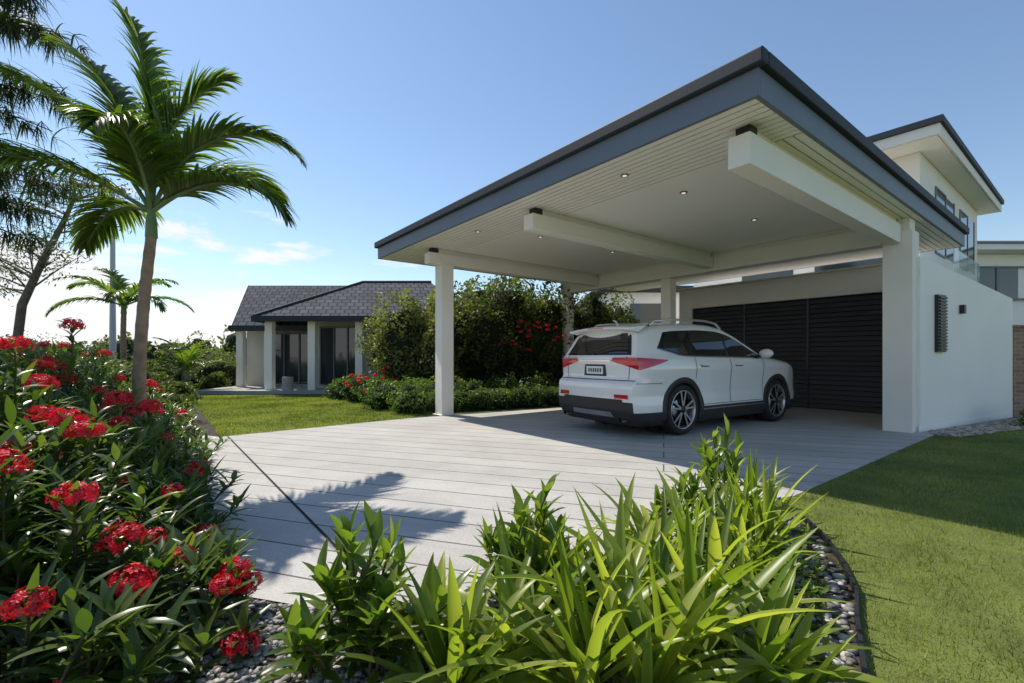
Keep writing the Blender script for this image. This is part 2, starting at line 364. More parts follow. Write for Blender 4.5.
gl=nt.nodes.new('ShaderNodeBsdfPrincipled');gl.inputs['Base Color'].default_value=(.5,.62,.62,1);gl.inputs['Roughness'].default_value=.05;gl.inputs['Alpha'].default_value=.45;nt.links.new(gl.outputs[0],out.inputs[0])
mb=MB();box(mb,-.3,3,-.30,-.285,3.0,3.75,0,UF);mb.build('glass_balustrade',gm,uh)
mb=MB();box(mb,-.3,3,-.35,.54,2.7,2.99,0,UF);mb.build('balcony_slab',M_cream,uh)
nh=empty('white_house')
mb=MB();box(mb,19.2,34,20,30,0,5.6);mb.build('house_walls',M_white,nh)
mb=MB();box(mb,18.6,35,19.2,31,5.62,6.0);mb.build('flat_roof',M_white,nh,.02)
mb=MB();box(mb,19.8,21.6,19.93,20.02,3.7,5.0);box(mb,22.4,25,19.93,20.02,3.7,5.0);box(mb,19.9,22.0,19.93,20.02,1,2.4);mb.build('windows',M_glass,nh)
mb=MB();box(mb,19.7,25.1,19.88,19.928,5.0,5.07);box(mb,19.7,25.1,19.86,19.928,3.62,3.7);box(mb,20.65,20.72,19.9,19.928,3.7,5.0);box(mb,18.6,35,19.16,19.198,5.85,5.95,0);mb.build('window_trim',M_fascia,nh)
wh=empty('white_house')
mb=MB();box(mb,4.2,11.5,21,28,0,4.1);mb.build('house_walls',M_white,wh)
mb=MB();box(mb,3.8,12,20.6,28.5,4.11,4.35);mb.build('flat_roof',M_gutter,wh);
mb=MB();box(mb,5.3,7.2,20.95,21.01,2.6,3.6);box(mb,8.2,10.2,20.95,21.01,2.6,3.6);mb.build('windows',M_glass,wh)
def brickmat():
    m,nt,out=newmat('brown_brick');p=nt.nodes.new('ShaderNodeBsdfPrincipled');p.inputs['Roughness'].default_value=.85;nt.links.new(p.outputs[0],out.inputs[0])
    tc=nt.nodes.new('ShaderNodeTexCoord');sp=nt.nodes.new('ShaderNodeSeparateXYZ');nt.links.new(tc.outputs['Object'],sp.inputs[0]);cb=nt.nodes.new('ShaderNodeCombineXYZ')
    ad=nt.nodes.new('ShaderNodeMath');nt.links.new(sp.outputs[0],ad.inputs[0]);nt.links.new(sp.outputs[1],ad.inputs[1]);nt.links.new(ad.outputs[0],cb.inputs[0]);nt.links.new(sp.outputs[2],cb.inputs[1])
    b=nt.nodes.new('ShaderNodeTexBrick');nt.links.new(cb.outputs[0],b.inputs['Vector']);b.inputs['Scale'].default_value=1;b.inputs['Brick Width'].default_value=.24;b.inputs['Row Height'].default_value=.08;b.inputs['Mortar Size'].default_value=.008
    b.inputs['Color1'].default_value=(.24,.14,.09,1);b.inputs['Color2'].default_value=(.34,.21,.13,1);b.inputs['Mortar'].default_value=(.34,.30,.26,1);nt.links.new(b.outputs[0],p.inputs['Base Color']);return m
mb=MB();M_brick=brickmat();box(mb,9.98,13,9.3,9.65,0,1.78);box(mb,9.94,13.05,9.26,9.69,1.782,1.84);mb.build('brick_wall',M_brick,None,.01)
# ------------------------------------------------------------------ left house
lh=empty('bungalow_house')
def hip(mb,x0,x1,y0,y1,ze,yr,xr0,xr1,zr,th=.16):
    V=[[x0,y0,ze],[x1,y0,ze],[x1,y1,ze],[x0,y1,ze],[xr0,yr,zr],[xr1,yr,zr]]
    mb.add(V,[[0,1,5,4],[2,3,4,5]],0);mb.add(V,[[1,2,5],[3,0,4]],0)
    mb.add([[x0,y0,ze-.01],[x1,y0,ze-.01],[x1,y1,ze-.01],[x0,y1,ze-.01]],[[0,3,2,1]],1)
    box(mb,x0-.05,x1+.05,y0-.07,y0-.005,ze-th,ze+.02,2);box(mb,x0-.07,x0-.005,y0-.004,y1,ze-th,ze+.02,2)
mb=MB()
hip(mb,-8.3,-1.5,15,22,2.5,18.5,-5.9,-3.2,4.15)
for (p,q) in [((-8.3,15,2.5),(-5.9,18.5,4.15)),((-5.9,18.5,4.15),(-3.2,18.5,4.15))]:
    tube(mb,[np.array(p)+[0,0,.02],np.array(q)+[0,0,.02]],[.06,.06],6,2)
mb.build('hip_roof',[M_tile,M_soffit,M_gutter],lh)
mb=MB()
x0,x1,y0,yr,y1=-11.1,-6.5,16.6,19.6,22.6
V=[[x0+1.1,y0,2.3],[x1,y0,2.3],[x1,yr,4.2],[x0,yr,4.2],[x0+1.1,y1,2.3],[x1,y1,2.3]]
mb.add(V,[[0,1,2,3],[3,2,5,4]],0);mb.add([[v[0],v[1],v[2]-.16] for v in V],[[3,2,1,0],[4,5,2,3]],1)
for (p,q) in [((x0+1.1,y0,2.3),(x0,yr,4.2)),((x0,yr,4.2),(x0+1.1,y1,2.3))]:
    P=[[p[0]-.03,p[1],p[2]+.03],[q[0]-.03,q[1],q[2]+.03],[q[0]-.03,q[1],q[2]-.2],[p[0]-.03,p[1],p[2]-.2]]
    P=P+[[a+.06,b2,c] for a,b2,c in P];mb.add(P,[[0,1,2,3],[7,6,5,4],[0,4,5,1],[3,2,6,7],[0,3,7,4],[1,5,6,2]],3)
box(mb,x0+1.05,x1,y0-.07,y0-.01,2.12,2.32,2)
mb.build('gable_roof',[M_tile,M_soffit,M_gutter,M_white],lh)
M_beige=pmat('grey_render',(.52,.50,.47),.8,nscale=1.3,nvar=.05,bump=.2,bscale=50)
mb=MB()
box(mb,-7.0,-1.9,16.2,21.5,0,2.46);box(mb,-10.0,-7.01,17.6,22,0,2.4)
mb.build('house_walls',M_beige,lh)
mb=MB()
for (x,y,h) in [(-7.95,15.35,2.46),(-6.55,15.35,2.46),(-5.0,15.35,2.46),(-9.8,16.9,2.2),(-8.8,16.9,2.2)]: box(mb,x-.12,x+.12,y-.12,y+.12,.12,h)
mb.build('porch_posts',M_cream,lh,.01)
mb=MB();box(mb,-6.6,-5.2,16.12,16.22,.25,2.2);box(mb,-9.1,-7.4,17.52,17.62,.2,2.05);box(mb,-4.8,-4.0,16.12,16.22,1.0,2.1);mb.build('windows',M_glass,lh)
mb=MB()
for (xa,xb,y,za,zb) in [(-6.6,-5.2,16.06,.25,2.2),(-9.1,-7.4,17.46,.2,2.05)]:
    for x in np.linspace(xa,xb,4): box(mb,x-.02,x+.02,y,y+.055,za,zb)
    box(mb,xa-.03,xb+.03,y,y+.058,zb+.001,zb+.06)
mb.build('window_frames',M_fascia,lh)
mb=MB();box(mb,-10.3,-4.2,14.9,17.55,.01,.12);mb.build('porch_slab',M_conc,lh)
mb=MB();prism(mb,[(-7.3+.17*math.cos(t),15.2+.17*math.sin(t)) for t in np.linspace(0,6.28,16,endpoint=False)],.12,.55);mb.build('planter_pot',M_conc,lh)
# ------------------------------------------------------------------ palms
M_palm=leafmat('palm_leaf',[(.04,.075,.012),(.09,.145,.022),(.19,.23,.045)],.33,.48,1.9)
M_shaft=pmat('palm_crownshaft',(.16,.22,.08),.5,nscale=6,nvar=.2)
def palm(name,base,crown,tr,fronds,LL,LW,nl=46):
    mb=MB();base=np.array(base,float);crown=np.array(crown,float)
    t=np.linspace(0,1,40)[:,None];mid=np.array([.06,0,0])
    pts=base+(crown-base)*t+mid*np.sin(t*np.pi)*-1
    rad=[tr*(1.35-.35*min(1,k/9)) *(1+.06*(k%3==0))*(1-.25*k/39) for k in range(40)]
    tube(mb,pts,rad,12,0)
    tube(mb,[crown-[0,0,.02],crown+[0,0,.15],crown+[0,0,.34]],[tr*.9,tr*.8,tr*.35],10,1)
    top=crown+np.array([0,0,.25])
    for (az,el,bend,L) in fronds:
        az,el,bend=R(az),R(el),R(bend);ns=nl
        s=np.linspace(0,1,ns);e=el-bend*s**1.5
        h=np.array([math.cos(az),math.sin(az),0]);seg=L/(ns-1)
        dirs=np.cos(e)[:,None]*h+np.sin(e)[:,None]*np.array([0,0,1])
        P=top+np.cumsum(np.vstack([[0,0,0],dirs[:-1]*seg]),0)
        tube(mb,P[::3],[.018*(1-.8*k/(len(P[::3])-1))*LL/.4 for k in range(len(P[::3]))],5,1,.7)
        side=np.array([-math.sin(az),math.cos(az),0]);nu=np.cross(dirs,side)*-1;nu*=np.sign(nu[:,2:3]+1e-6)
        i0=int(ns*.14)
        for sg in (1,-1):
            q=s[i0:];m=len(q)
            ang=R(50)-R(30)*q
            D=np.cos(ang)[:,None]*dirs[i0:]+np.sin(ang)[:,None]*(sg*side)+.34*nu[i0:]*(1-.4*q[:,None])+rng.normal(0,.05,(m,3))
            ln=LL*(np.sin(np.pi*np.clip(q*.84+.13,0,1))**.55)*rng.uniform(.86,1.1,m)
            strips(mb,P[i0:],D,nu[i0:],ln,LW,rng.uniform(.8,1.5,m),6,[.55,.95,1,.85,.62,.35,.03],.2,np.clip(.5+rng.normal(0,.2,m),0,1),2)
    return mb.build(name,[M_trunk,M_shaft,M_palm])
palm('palm_tree',(-3.98,5,0),(-3.86,5,2.5),.066,[
 (4,68,118,2.0),(-10,30,88,1.75),(178,95,34,2.2),(170,76,44,2.35),(182,60,50,2.5),(196,34,62,2.0),(150,18,60,1.8),
 (-70,60,110,1.5),(60,58,95,1.8),(20,86,52,1.8)],.58,.042,84)
palm('palm_tree',(-13.2,16,0),(-13.3,16,2.7),.1,[(a,el,80,2.1) for a,el in [(0,55),(40,30),(80,60),(130,35),(180,50),(210,20),(250,50),(300,30),(340,25),(160,75)]],.6,.07,34)
palm('palm_tree',(-10.9,15.6,0),(-10.9,15.6,.45),.16,[(a,el,70,1.5) for a,el in [(0,60),(30,35),(65,60),(100,35),(140,60),(180,40),(215,65),(250,40),(290,60),(325,35),(345,75),(200,80)]],.4,.045,30)
# ------------------------------------------------------------------ shrubs with leaves
M_fl=leafmat('red_petals',[(.45,.006,.02),(.75,.012,.04),(.9,.06,.07)],.5,.3,1.0)
M_fl.node_tree.nodes['Mix'].inputs[7].default_value=(1.2,.7,.7,1)
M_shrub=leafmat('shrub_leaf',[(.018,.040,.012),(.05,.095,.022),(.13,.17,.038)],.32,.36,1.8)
M_stem=pmat('stem',(.11,.08,.045),.8)
def flower(mb,c,r,mi):
    k=60;d=rdir(k);d[:,2]=np.abs(d[:,2])*1.0-.2;d=nrm(d)
    P=np.array(c)+d*r*np.array([1,1,.8])*rng.uniform(.65,1.1,(k,1))
    u=nrm(np.cross(d,rdir(k)));v=np.cross(d,u);s=r*.26
    for q in range(5):
        a=q*2*np.pi/5;w=u*math.cos(a)+v*math.sin(a);w2=-u*math.sin(a)+v*math.cos(a)
        V=np.stack([P,P+w*s*.6+w2*s*.32+d*s*.15,P+w*s+d*s*.05,P+w*s*.6-w2*s*.32+d*s*.15],1).reshape(-1,3)
        mb.add(V,np.arange(4*k).reshape(-1,4),mi,np.repeat(np.clip(rng.normal(.5,.25,k),0,1),4))
def leafy(mb,base,h,lean,nleaf,LL,LW,mi=0,stem=1,start=.25,v0=.45,droop=.6,elev=.55):
    base=np.array(base,float);k=6;t=np.linspace(0,1,k)[:,None]
    top=base+np.array([lean[0],lean[1],h]);mid=(base+top)/2+np.array([-lean[0]*.25,-lean[1]*.25,h*.05])
    pts=(1-t)**2*base+2*t*(1-t)*mid+t**2*top
    tube(mb,pts,np.linspace(.008,.004,k),5,stem)
    s=start+(1-start)*np.linspace(0,1,nleaf)**.8
    P=(1-s[:,None])**2*base+2*s[:,None]*(1-s[:,None])*mid+s[:,None]**2*top
    az=np.arange(nleaf)*2.4+rng.uniform(0,6)+rng.normal(0,.25,nleaf)
    el=elev*(.3+1.3*s)+rng.normal(0,.24,nleaf)
    D=np.column_stack([np.cos(az)*np.cos(el),np.sin(az)*np.cos(el),np.sin(el)])
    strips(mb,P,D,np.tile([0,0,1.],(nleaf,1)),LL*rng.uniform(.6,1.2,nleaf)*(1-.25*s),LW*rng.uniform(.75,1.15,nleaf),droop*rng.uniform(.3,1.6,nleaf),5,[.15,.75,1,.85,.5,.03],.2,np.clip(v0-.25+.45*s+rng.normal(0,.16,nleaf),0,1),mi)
    return top
bl=[(-1.0,1.2),(-1.08,1.72),(-1.42,2.4),(-2.15,3.4),(-2.95,4.6),(-3.9,6.0),(-4.9,7.2),(-7.4,10.6)]
def bx(y): return np.interp(y,[b[1] for b in bl],[b[0] for b in bl])
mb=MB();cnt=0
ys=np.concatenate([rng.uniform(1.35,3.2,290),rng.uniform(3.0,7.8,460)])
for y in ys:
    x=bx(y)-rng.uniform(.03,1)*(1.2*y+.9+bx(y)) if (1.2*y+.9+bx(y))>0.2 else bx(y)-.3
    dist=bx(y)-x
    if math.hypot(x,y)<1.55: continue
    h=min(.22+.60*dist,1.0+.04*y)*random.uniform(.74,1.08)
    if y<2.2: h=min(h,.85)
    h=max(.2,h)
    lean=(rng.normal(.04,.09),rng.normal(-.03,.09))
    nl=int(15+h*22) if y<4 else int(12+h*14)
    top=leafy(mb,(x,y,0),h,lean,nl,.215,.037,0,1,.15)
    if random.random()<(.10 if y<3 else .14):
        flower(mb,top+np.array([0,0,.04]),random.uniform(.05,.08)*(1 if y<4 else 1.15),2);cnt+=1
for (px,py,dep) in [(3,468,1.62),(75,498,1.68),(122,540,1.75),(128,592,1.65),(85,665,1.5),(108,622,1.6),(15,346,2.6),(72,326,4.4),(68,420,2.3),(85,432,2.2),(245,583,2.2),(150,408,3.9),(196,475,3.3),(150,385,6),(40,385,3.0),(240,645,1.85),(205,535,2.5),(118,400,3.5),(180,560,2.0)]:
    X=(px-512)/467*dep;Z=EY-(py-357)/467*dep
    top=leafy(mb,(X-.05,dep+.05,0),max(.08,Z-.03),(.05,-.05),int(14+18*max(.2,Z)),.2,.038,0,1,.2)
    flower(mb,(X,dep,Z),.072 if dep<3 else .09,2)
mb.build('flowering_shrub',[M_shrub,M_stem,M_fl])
M_strap=leafmat('strap_leaf',[(.07,.12,.016),(.17,.235,.032),(.34,.37,.08)],.35,.5,1.75)
def strapclump(mb,x,y,n,L,W,spread=.9,mi=0,v0=.5):
    az=rng.uniform(0,6.28,n);el=np.clip(rng.normal(1.02,.27,n),.25,1.5)
    D=np.column_stack([np.cos(az)*np.cos(el),np.sin(az)*np.cos(el),np.sin(el)])
    B=np.column_stack([x+rng.normal(0,.035,n),y+rng.normal(0,.035,n),np.zeros(n)])
    strips(mb,B,D,np.tile([0,0,1.],(n,1)),L*rng.uniform(.6,1.15,n),W*rng.uniform(.6,1.25,n),rng.uniform(.3,2.1,n)*spread,9,[.55,.75,.9,1,1,.95,.82,.6,.33,.02],.28,np.clip(v0+rng.normal(0,.25,n),0,1),mi)
mb=MB()
for (x,y,L) in [(-.02,1.75,.52),(.24,1.62,.52),(.44,1.92,.60),(.12,2.08,.44),(.66,1.78,.60),(.56,2.3,.52),(.86,2.12,.56),(.92,1.66,.42),(-.2,1.6,.40),(.3,2.25,.4),(.75,2.5,.5),(.45,1.55,.48),(-.3,1.85,.34)]:
    strapclump(mb,x,y,28,L*1.18,.054,v0=.58)
for (x,y,L) in [(1.2,2.4,.56),(1.45,2.75,.62),(1.68,3.15,.58),(1.32,3.0,.62),(1.08,2.75,.52),(1.72,3.35,.5),(1.1,2.1,.42),(1.3,2.65,.56)]:
    strapclump(mb,x,y,26,L*1.0,.042,v0=.55)
mb.build('strap_leaf_plant',[M_strap])
M_broad=leafmat('broad_leaf',[(.04,.085,.014),(.095,.16,.024),(.20,.26,.05)],.3,.45,1.75)
mb=MB()
for (x,y,h,k) in [(-.6,1.88,.46,7),(-.5,1.7,.3,5),(-.72,1.75,.28,4),(0.0,2.28,.48,6),(.12,2.35,.40,4),(1.0,2.95,.42,5),(1.4,3.3,.5,4),(.35,2.1,.3,4),(1.62,3.5,.55,3)]:
    for q in range(k):
        leafy(mb,(x+rng.normal(0,.03),y+rng.normal(0,.03),0),h*random.uniform(.6,1.15),(rng.normal(0,.11),rng.normal(0,.09)),17,.2,.050,0,1,.12,.55,.7,.75)
mb.build('broad_leaf_plant',[M_broad,M_stem])
mb=MB()
for k in range(130):
    P=samp([(2.0,3.5),(.1,2.3),(.3,1.4),(1.0,1.5),(1.17,1.75),(1.56,2.33),(1.9,3.0)],6)
    if len(P)==0: continue
    x,y=P[0]
    leafy(mb,(x,y,0),random.uniform(.05,.2),(rng.normal(0,.04),rng.normal(0,.04)),10,.08,.022,0,1,.1,.4)
mb.build('ground_cover_plant',[M_broad,M_stem])
# ------------------------------------------------------------------ background vegetation
M_bush=leafmat('bush_leaf',[(.022,.038,.011),(.075,.11,.026),(.18,.20,.055)],.5,.35,1.6)
M_olive=leafmat('olive_leaf',[(.04,.05,.015),(.14,.16,.045),(.28,.29,.10)],.5,.38,1.5)
M_hedge=leafmat('hedge_leaf',[(.025,.055,.012),(.08,.14,.025),(.15,.22,.045)],.45,.35,1.6)
def bushobj(name,specs,mat,n,size,**k):
    mb=MB()
    for c,r in specs: cloud(mb,c,r,n,size,mi=0,core=1,**k)
    return mb.build(name,[mat,M_core])
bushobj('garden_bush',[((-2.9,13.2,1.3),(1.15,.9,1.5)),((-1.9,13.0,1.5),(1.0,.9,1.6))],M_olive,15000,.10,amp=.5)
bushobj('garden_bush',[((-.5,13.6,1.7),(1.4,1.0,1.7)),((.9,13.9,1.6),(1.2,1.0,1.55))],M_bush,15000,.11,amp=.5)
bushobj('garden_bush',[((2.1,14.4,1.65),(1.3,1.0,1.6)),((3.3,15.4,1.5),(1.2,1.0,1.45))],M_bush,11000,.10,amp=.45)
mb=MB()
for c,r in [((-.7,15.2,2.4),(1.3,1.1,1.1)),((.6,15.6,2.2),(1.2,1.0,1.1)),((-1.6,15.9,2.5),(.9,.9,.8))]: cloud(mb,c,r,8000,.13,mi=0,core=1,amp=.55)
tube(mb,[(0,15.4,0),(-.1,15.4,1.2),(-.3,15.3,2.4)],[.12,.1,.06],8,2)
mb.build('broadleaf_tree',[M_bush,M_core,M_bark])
mb=MB()
for i in range(11):
    x=-1.55+i*.42;y=9.95+(x+1.5)*.5;cloud(mb,(x,y+.35,.22),(.34,.3,.27),1500,.055,amp=.2,mi=0,core=1)
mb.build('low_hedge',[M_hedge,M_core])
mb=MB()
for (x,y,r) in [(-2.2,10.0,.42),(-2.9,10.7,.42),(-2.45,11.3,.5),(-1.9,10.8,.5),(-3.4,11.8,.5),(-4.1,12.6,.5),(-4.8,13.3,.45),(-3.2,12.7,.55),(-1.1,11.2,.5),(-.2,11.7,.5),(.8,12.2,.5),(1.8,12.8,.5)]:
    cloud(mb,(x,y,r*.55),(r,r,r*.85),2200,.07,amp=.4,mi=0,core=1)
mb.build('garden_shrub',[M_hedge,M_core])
mb=MB()
for (cx,cy,cz,k,s) in [(-3.5,11.5,.72,6,.45),(-4.3,12.3,.6,5,.4),(.55,12.7,2.0,12,.4),(.2,12.7,1.5,4,.35),(-3.0,12.3,.9,3,.5),(1.4,12.9,1.7,4,.4),(2.4,13.4,1.9,3,.4)]:
    for q in range(k):
        P=(cx+rng.normal(0,s*.7),cy+rng.normal(0,.08),cz+rng.normal(0,s*.35));flower(mb,P,.065,0)
mb.build('red_bougainvillea',[M_fl])
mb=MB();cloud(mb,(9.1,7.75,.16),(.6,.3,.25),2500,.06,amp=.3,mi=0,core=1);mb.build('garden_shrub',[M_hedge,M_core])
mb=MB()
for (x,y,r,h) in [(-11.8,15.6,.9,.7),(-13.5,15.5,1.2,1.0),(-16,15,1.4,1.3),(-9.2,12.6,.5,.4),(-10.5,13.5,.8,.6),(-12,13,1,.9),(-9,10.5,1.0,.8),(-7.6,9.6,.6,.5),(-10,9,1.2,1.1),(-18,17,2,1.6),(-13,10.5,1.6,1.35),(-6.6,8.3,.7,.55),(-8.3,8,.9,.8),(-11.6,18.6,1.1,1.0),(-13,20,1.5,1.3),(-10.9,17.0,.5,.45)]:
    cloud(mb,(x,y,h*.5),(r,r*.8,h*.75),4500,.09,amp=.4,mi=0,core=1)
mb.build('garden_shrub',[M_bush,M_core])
mb=MB()
for i in range(90):
    x=-95+i*2.2+rng.uniform(-1,1);y=rng.uniform(42,75);h=rng.uniform(1.2,2.6)
    cloud(mb,(x,y,h*.55),(2.6,2,h),700,.5,amp=.5,mi=0,core=1,clump=.5)
mb.build('distant_trees',[M_bush,M_core])
mb=MB();dep=14
def pp(px,py,d): return np.array([(px-512)/467*d,d,EY-(py-357)/467*d])
tr=[pp(10,345,dep),pp(22,305,dep),pp(42,262,dep),pp(62,225,dep),pp(76,195,dep)];tr[0][2]=0
tube(mb,tr,[.12,.11,.09,.07,.04],8,0)
for k in range(34):
    s=random.uniform(.3,1)*4;i=int(min(3,s));p=tr[i]+(tr[i+1]-tr[i])*(s-i)
    d=np.array([rng.normal(0,1),rng.normal(0,.7),abs(rng.normal(.35,.3))]);d/=np.linalg.norm(d);L=random.uniform(.8,2.2)
    q=p+d*L*.5+np.array([0,0,.05]);r=p+d*L
    tube(mb,[p,q,r],[.03,.02,.008],4,0)
    n=int(100);P=p+(r-p)*rng.uniform(.35,1.1,(n,1))+rng.normal(0,.16,(n,3))
    leafquads(mb,P,.14,np.clip(rng.normal(.4,.2,n),0,1),1,asp=.25)
mb.build('gum_tree',[M_bark,M_bush])
M_needle=leafmat('needles',[(.022,.038,.013),(.055,.08,.024),(.12,.15,.045)],.6,.35,1.5)
mb=MB()
tube(mb,[(-10.2,7.4,0),(-10.1,7.3,3),(-10,7.2,6),(-9.9,7.2,10)],[.3,.25,.2,.08],10,0)
for k in range(46):
    z0=3.2+k*.14+rng.uniform(-.1,.1);L=random.uniform(2.3,3.3)*(1 if z0<7.5 else .8)
    az=rng.normal(-.08,.28);d=np.array([math.cos(az),math.sin(az),.3]);p=np.array([-10.1,7.25,z0])
    t=np.linspace(0,1,7)[:,None];pts=p+d*L*t+np.array([0,0,-.8])*t**2*1.2
    tube(mb,pts,np.linspace(.035,.008,7),5,0)
    for q in range(44):
        s=random.uniform(.25,1.02);c=p+d*L*s+np.array([0,0,-.96])*s**2+rng.normal(0,.05,3)
        m=9;D=np.column_stack([rng.normal(.35,.35,m),rng.normal(0,.35,m),rng.normal(-.5,.4,m)])
        strips(mb,np.tile(c,(m,1)),D,np.tile([0,.3,1.],(m,1)),rng.uniform(.22,.48,m),.02,1.3,4,[.7,1,.8,.5,.1],.1,np.clip(rng.normal(.45,.2,m),0,1),1)
mb.build('pine_tree',[M_bark,M_needle])
sl=empty('street_lamp')
mb=MB();x,y=-17.1,20
tube(mb,[(x,y,0),(x,y,4),(x,y,8.3)],[.14,.10,.08],12,0)
mb.build('pole',pmat('galvanised',(.42,.44,.46),.5,.3),sl)
mb=MB();tube(mb,[(x,y,8.25),(x-.3,y,8.5),(x-1.0,y,8.55)],[.04,.035,.03],8,0);box(mb,x-1.7,x-.95,y-.13,y+.13,8.48,8.6,0);mb.build('lamp_head',M_conc,sl,.03)
# ------------------------------------------------------------------ CAR
M_paint=pmat('car_white_paint',(.82,.81,.79),.25,coat=1,nscale=1,nvar=.01)
M_clad=pmat('car_cladding',(.028,.028,.03),.55)
M_cglass=pmat('car_glass',(.008,.010,.012),.03,spec=1)
M_gloss=pmat('car_gloss_black',(.008,.008,.009),.15)
M_red=pmat('tail_light_red',(.55,.008,.02),.12,coat=1)
M_chrome=pmat('chrome',(.75,.75,.77),.18,1)
M_alloy=pmat('alloy',(.5,.5,.52),.3,.8)
M_alloyd=pmat('alloy_dark',(.03,.03,.033),.35,.5)
M_tyre=pmat('tyre',(.018,.018,.018),.8,nscale=10,nvar=.2)
M_plate=pmat('number_plate',(.75,.75,.7),.4)
_xx=np.linspace(-2.4,2.4,481)
def _sm(xs,ys,k=21):
    y=np.interp(_xx,xs,ys);ker=np.hanning(k);ker/=ker.sum();yp=np.pad(y,k//2,mode='edge');return np.convolve(yp,ker,'valid')
_zt=_sm([-2.33,-2.0,-1.4,-.8,-.3,0,.25,1.02,1.35,1.85,2.15,2.33],[1.585,1.645,1.71,1.74,1.735,1.69,1.60,1.22,1.18,1.12,1.05,.96],27)
_wp=_sm([-2.4,-2.33,-2.25,-2.1,-1.8,-1.3,0,1.4,1.8,2.05,2.22,2.33,2.4],[.82,.84,.885,.92,.942,.952,.94,.95,.93,.89,.83,.74,.70],11)
ztop=lambda x:np.interp(x,_xx,_zt); wplan=lambda x:np.interp(x,_xx,_wp)
prof_z=[.18,.28,.38,.50,.62,.76,.90,1.00,1.03,1.10,1.16,1.22,1.64,1.77];prof_w=[.90,.96,.985,.978,.962,.968,.985,1.0,1.0,.985,.965,.925,.755,.70]
def half(x0,z):
    zt=ztop(x0);w=wplan(x0)*np.interp(z,prof_z,prof_w)
    d=np.clip((zt-z)/.10,0,1);return w-.18*(1-np.sqrt(np.clip(1-(1-d)**2,0,1)))
xr_=lambda z:np.interp(z,[.18,.28,.40,.60,.74,.80,.84,.88,1.08,1.16,1.22,1.6,1.75],[-2.20,-2.30,-2.36,-2.375,-2.37,-2.355,-2.29,-2.255,-2.26,-2.29,-2.25,-2.06,-1.99])
xf_=lambda z:np.interp(z,[.18,.30,.45,.65,.80,.90,1.0],[2.16,2.27,2.33,2.33,2.31,2.27,2.2])
kr=lambda x:np.clip((-1.3-x)/1.03,0,1)**1.4; kf=lambda x:np.clip((x-1.5)/.83,0,1)**1.5
def S(x0,z,sg=1):
    z=np.asarray(z,float);w=half(x0,z);x=x0+(xr_(z)+2.33)*kr(x0)**1.6+(xf_(z)-2.33)*kf(x0);return np.array([x,w*sg,z])
def RearS(u,z):
    w=half(-2.33,z);return np.array([xr_(z)-.055*(1-u*u),u*w,z])
stn=np.concatenate([np.linspace(-2.33,-1.9,14)[:-1],np.linspace(-1.9,1.9,108),np.linspace(1.9,2.33,14)[1:]])
rows_f=np.concatenate([np.linspace(.18,.8,22)]);tt=np.linspace(0,1,30)[1:];tt=1-(1-tt)**1.4
ring=[]
zrows=[]
for x0 in stn:
    zt=ztop(x0);zz=np.concatenate([rows_f,.8+(zt-.8)*tt]);zrows.append(zz)
    ring.append(np.array([S(x0,z) for z in zz]))
ring=np.array(ring)
nc=9
body=MB()
WZ=.39;WS=1.075
wheels=[(-1.36,WZ),(1.36,WZ)]
def addgrid(G,keepfn=None,mi=0,flip=False,matfn=None,mbx=None):
    a,b,_=G.shape;idx=np.arange(a*b).reshape(a,b)
    F=np.stack([idx[:-1,:-1],idx[1:,:-1],idx[1:,1:],idx[:-1,1:]],-1).reshape(-1,4)
    C=G.reshape(-1,3)[F].mean(1)
    if keepfn is not None: k=keepfn(C);F=F[k];C=C[k]
    m=matfn(C) if matfn is not None else mi
    if flip:F=F[:,::-1]
    (mbx or body).add(G.reshape(-1,3),F,m,.5,True)
def keep(C):
    k=np.ones(len(C),bool)
    for wx,wz in wheels: k&=np.hypot(C[:,0]-wx,C[:,2]-wz)>.44
    return k
mf=lambda C:(C[:,2]<.40).astype(int)
addgrid(ring,keep,flip=False,matfn=mf)
Rm=ring.copy();Rm[...,1]*=-1;addgrid(Rm,keep,flip=True,matfn=mf)
top=[]
for i,x0 in enumerate(stn):
    e=ring[i,-1];us=np.linspace(1,-1,2*nc+1);w=e[1]
    col=[]
    for u in us:
        bulge=.055*(1-u*u)
        col.append([e[0]-bulge*kr(x0)+bulge*2*kf(x0),u*w,e[2]+.035*(1-u*u)])
    top.append(col)
top=np.array(top);addgrid(top)
zz=zrows[0];us=np.linspace(1,-1,2*nc+1)
cap=np.array([[ [xr_(z)-.055*(1-u*u),u*half(-2.33,z),z+.035*(1-u*u)*((z-.18)/(zz[-1]-.18))**8] for u in us] for z in zz])
addgrid(cap,flip=True,matfn=lambda C:(C[:,2]<.52).astype(int))
zz=zrows[-1]
cap=np.array([[ [xf_(z)+.11*(1-u*u),u*half(2.33,z),z+.035*(1-u*u)*((z-.18)/(zz[-1]-.18))**8] for u in us] for z in zz])
addgrid(cap,matfn=lambda C:((C[:,2]<.45)|((C[:,2]<.74)&(abs(C[:,1])<.45))).astype(int))
fl=np.array([[[x,y,.2] for y in np.linspace(-.86,.86,9)] for x in np.linspace(-2.15,2.15,40)])
addgrid(fl,lambda C:~((abs(abs(C[:,0])-1.36)<.42)&(abs(C[:,1])>.55)),mi=1)
yaw=R(33.5);cc=(3.23,8.60)
MW=Matrix.Translation((cc[0],cc[1],.012))@Matrix.Rotation(yaw,4,'Z')
car=empty('parked_car');car.matrix_world=MW
def cbuild(mbx,name,mats,bevel=0):
    o=mbx.build(name,mats,None,bevel);o.parent=car;return o
cbuild(body,'body',[M_paint,M_clad])
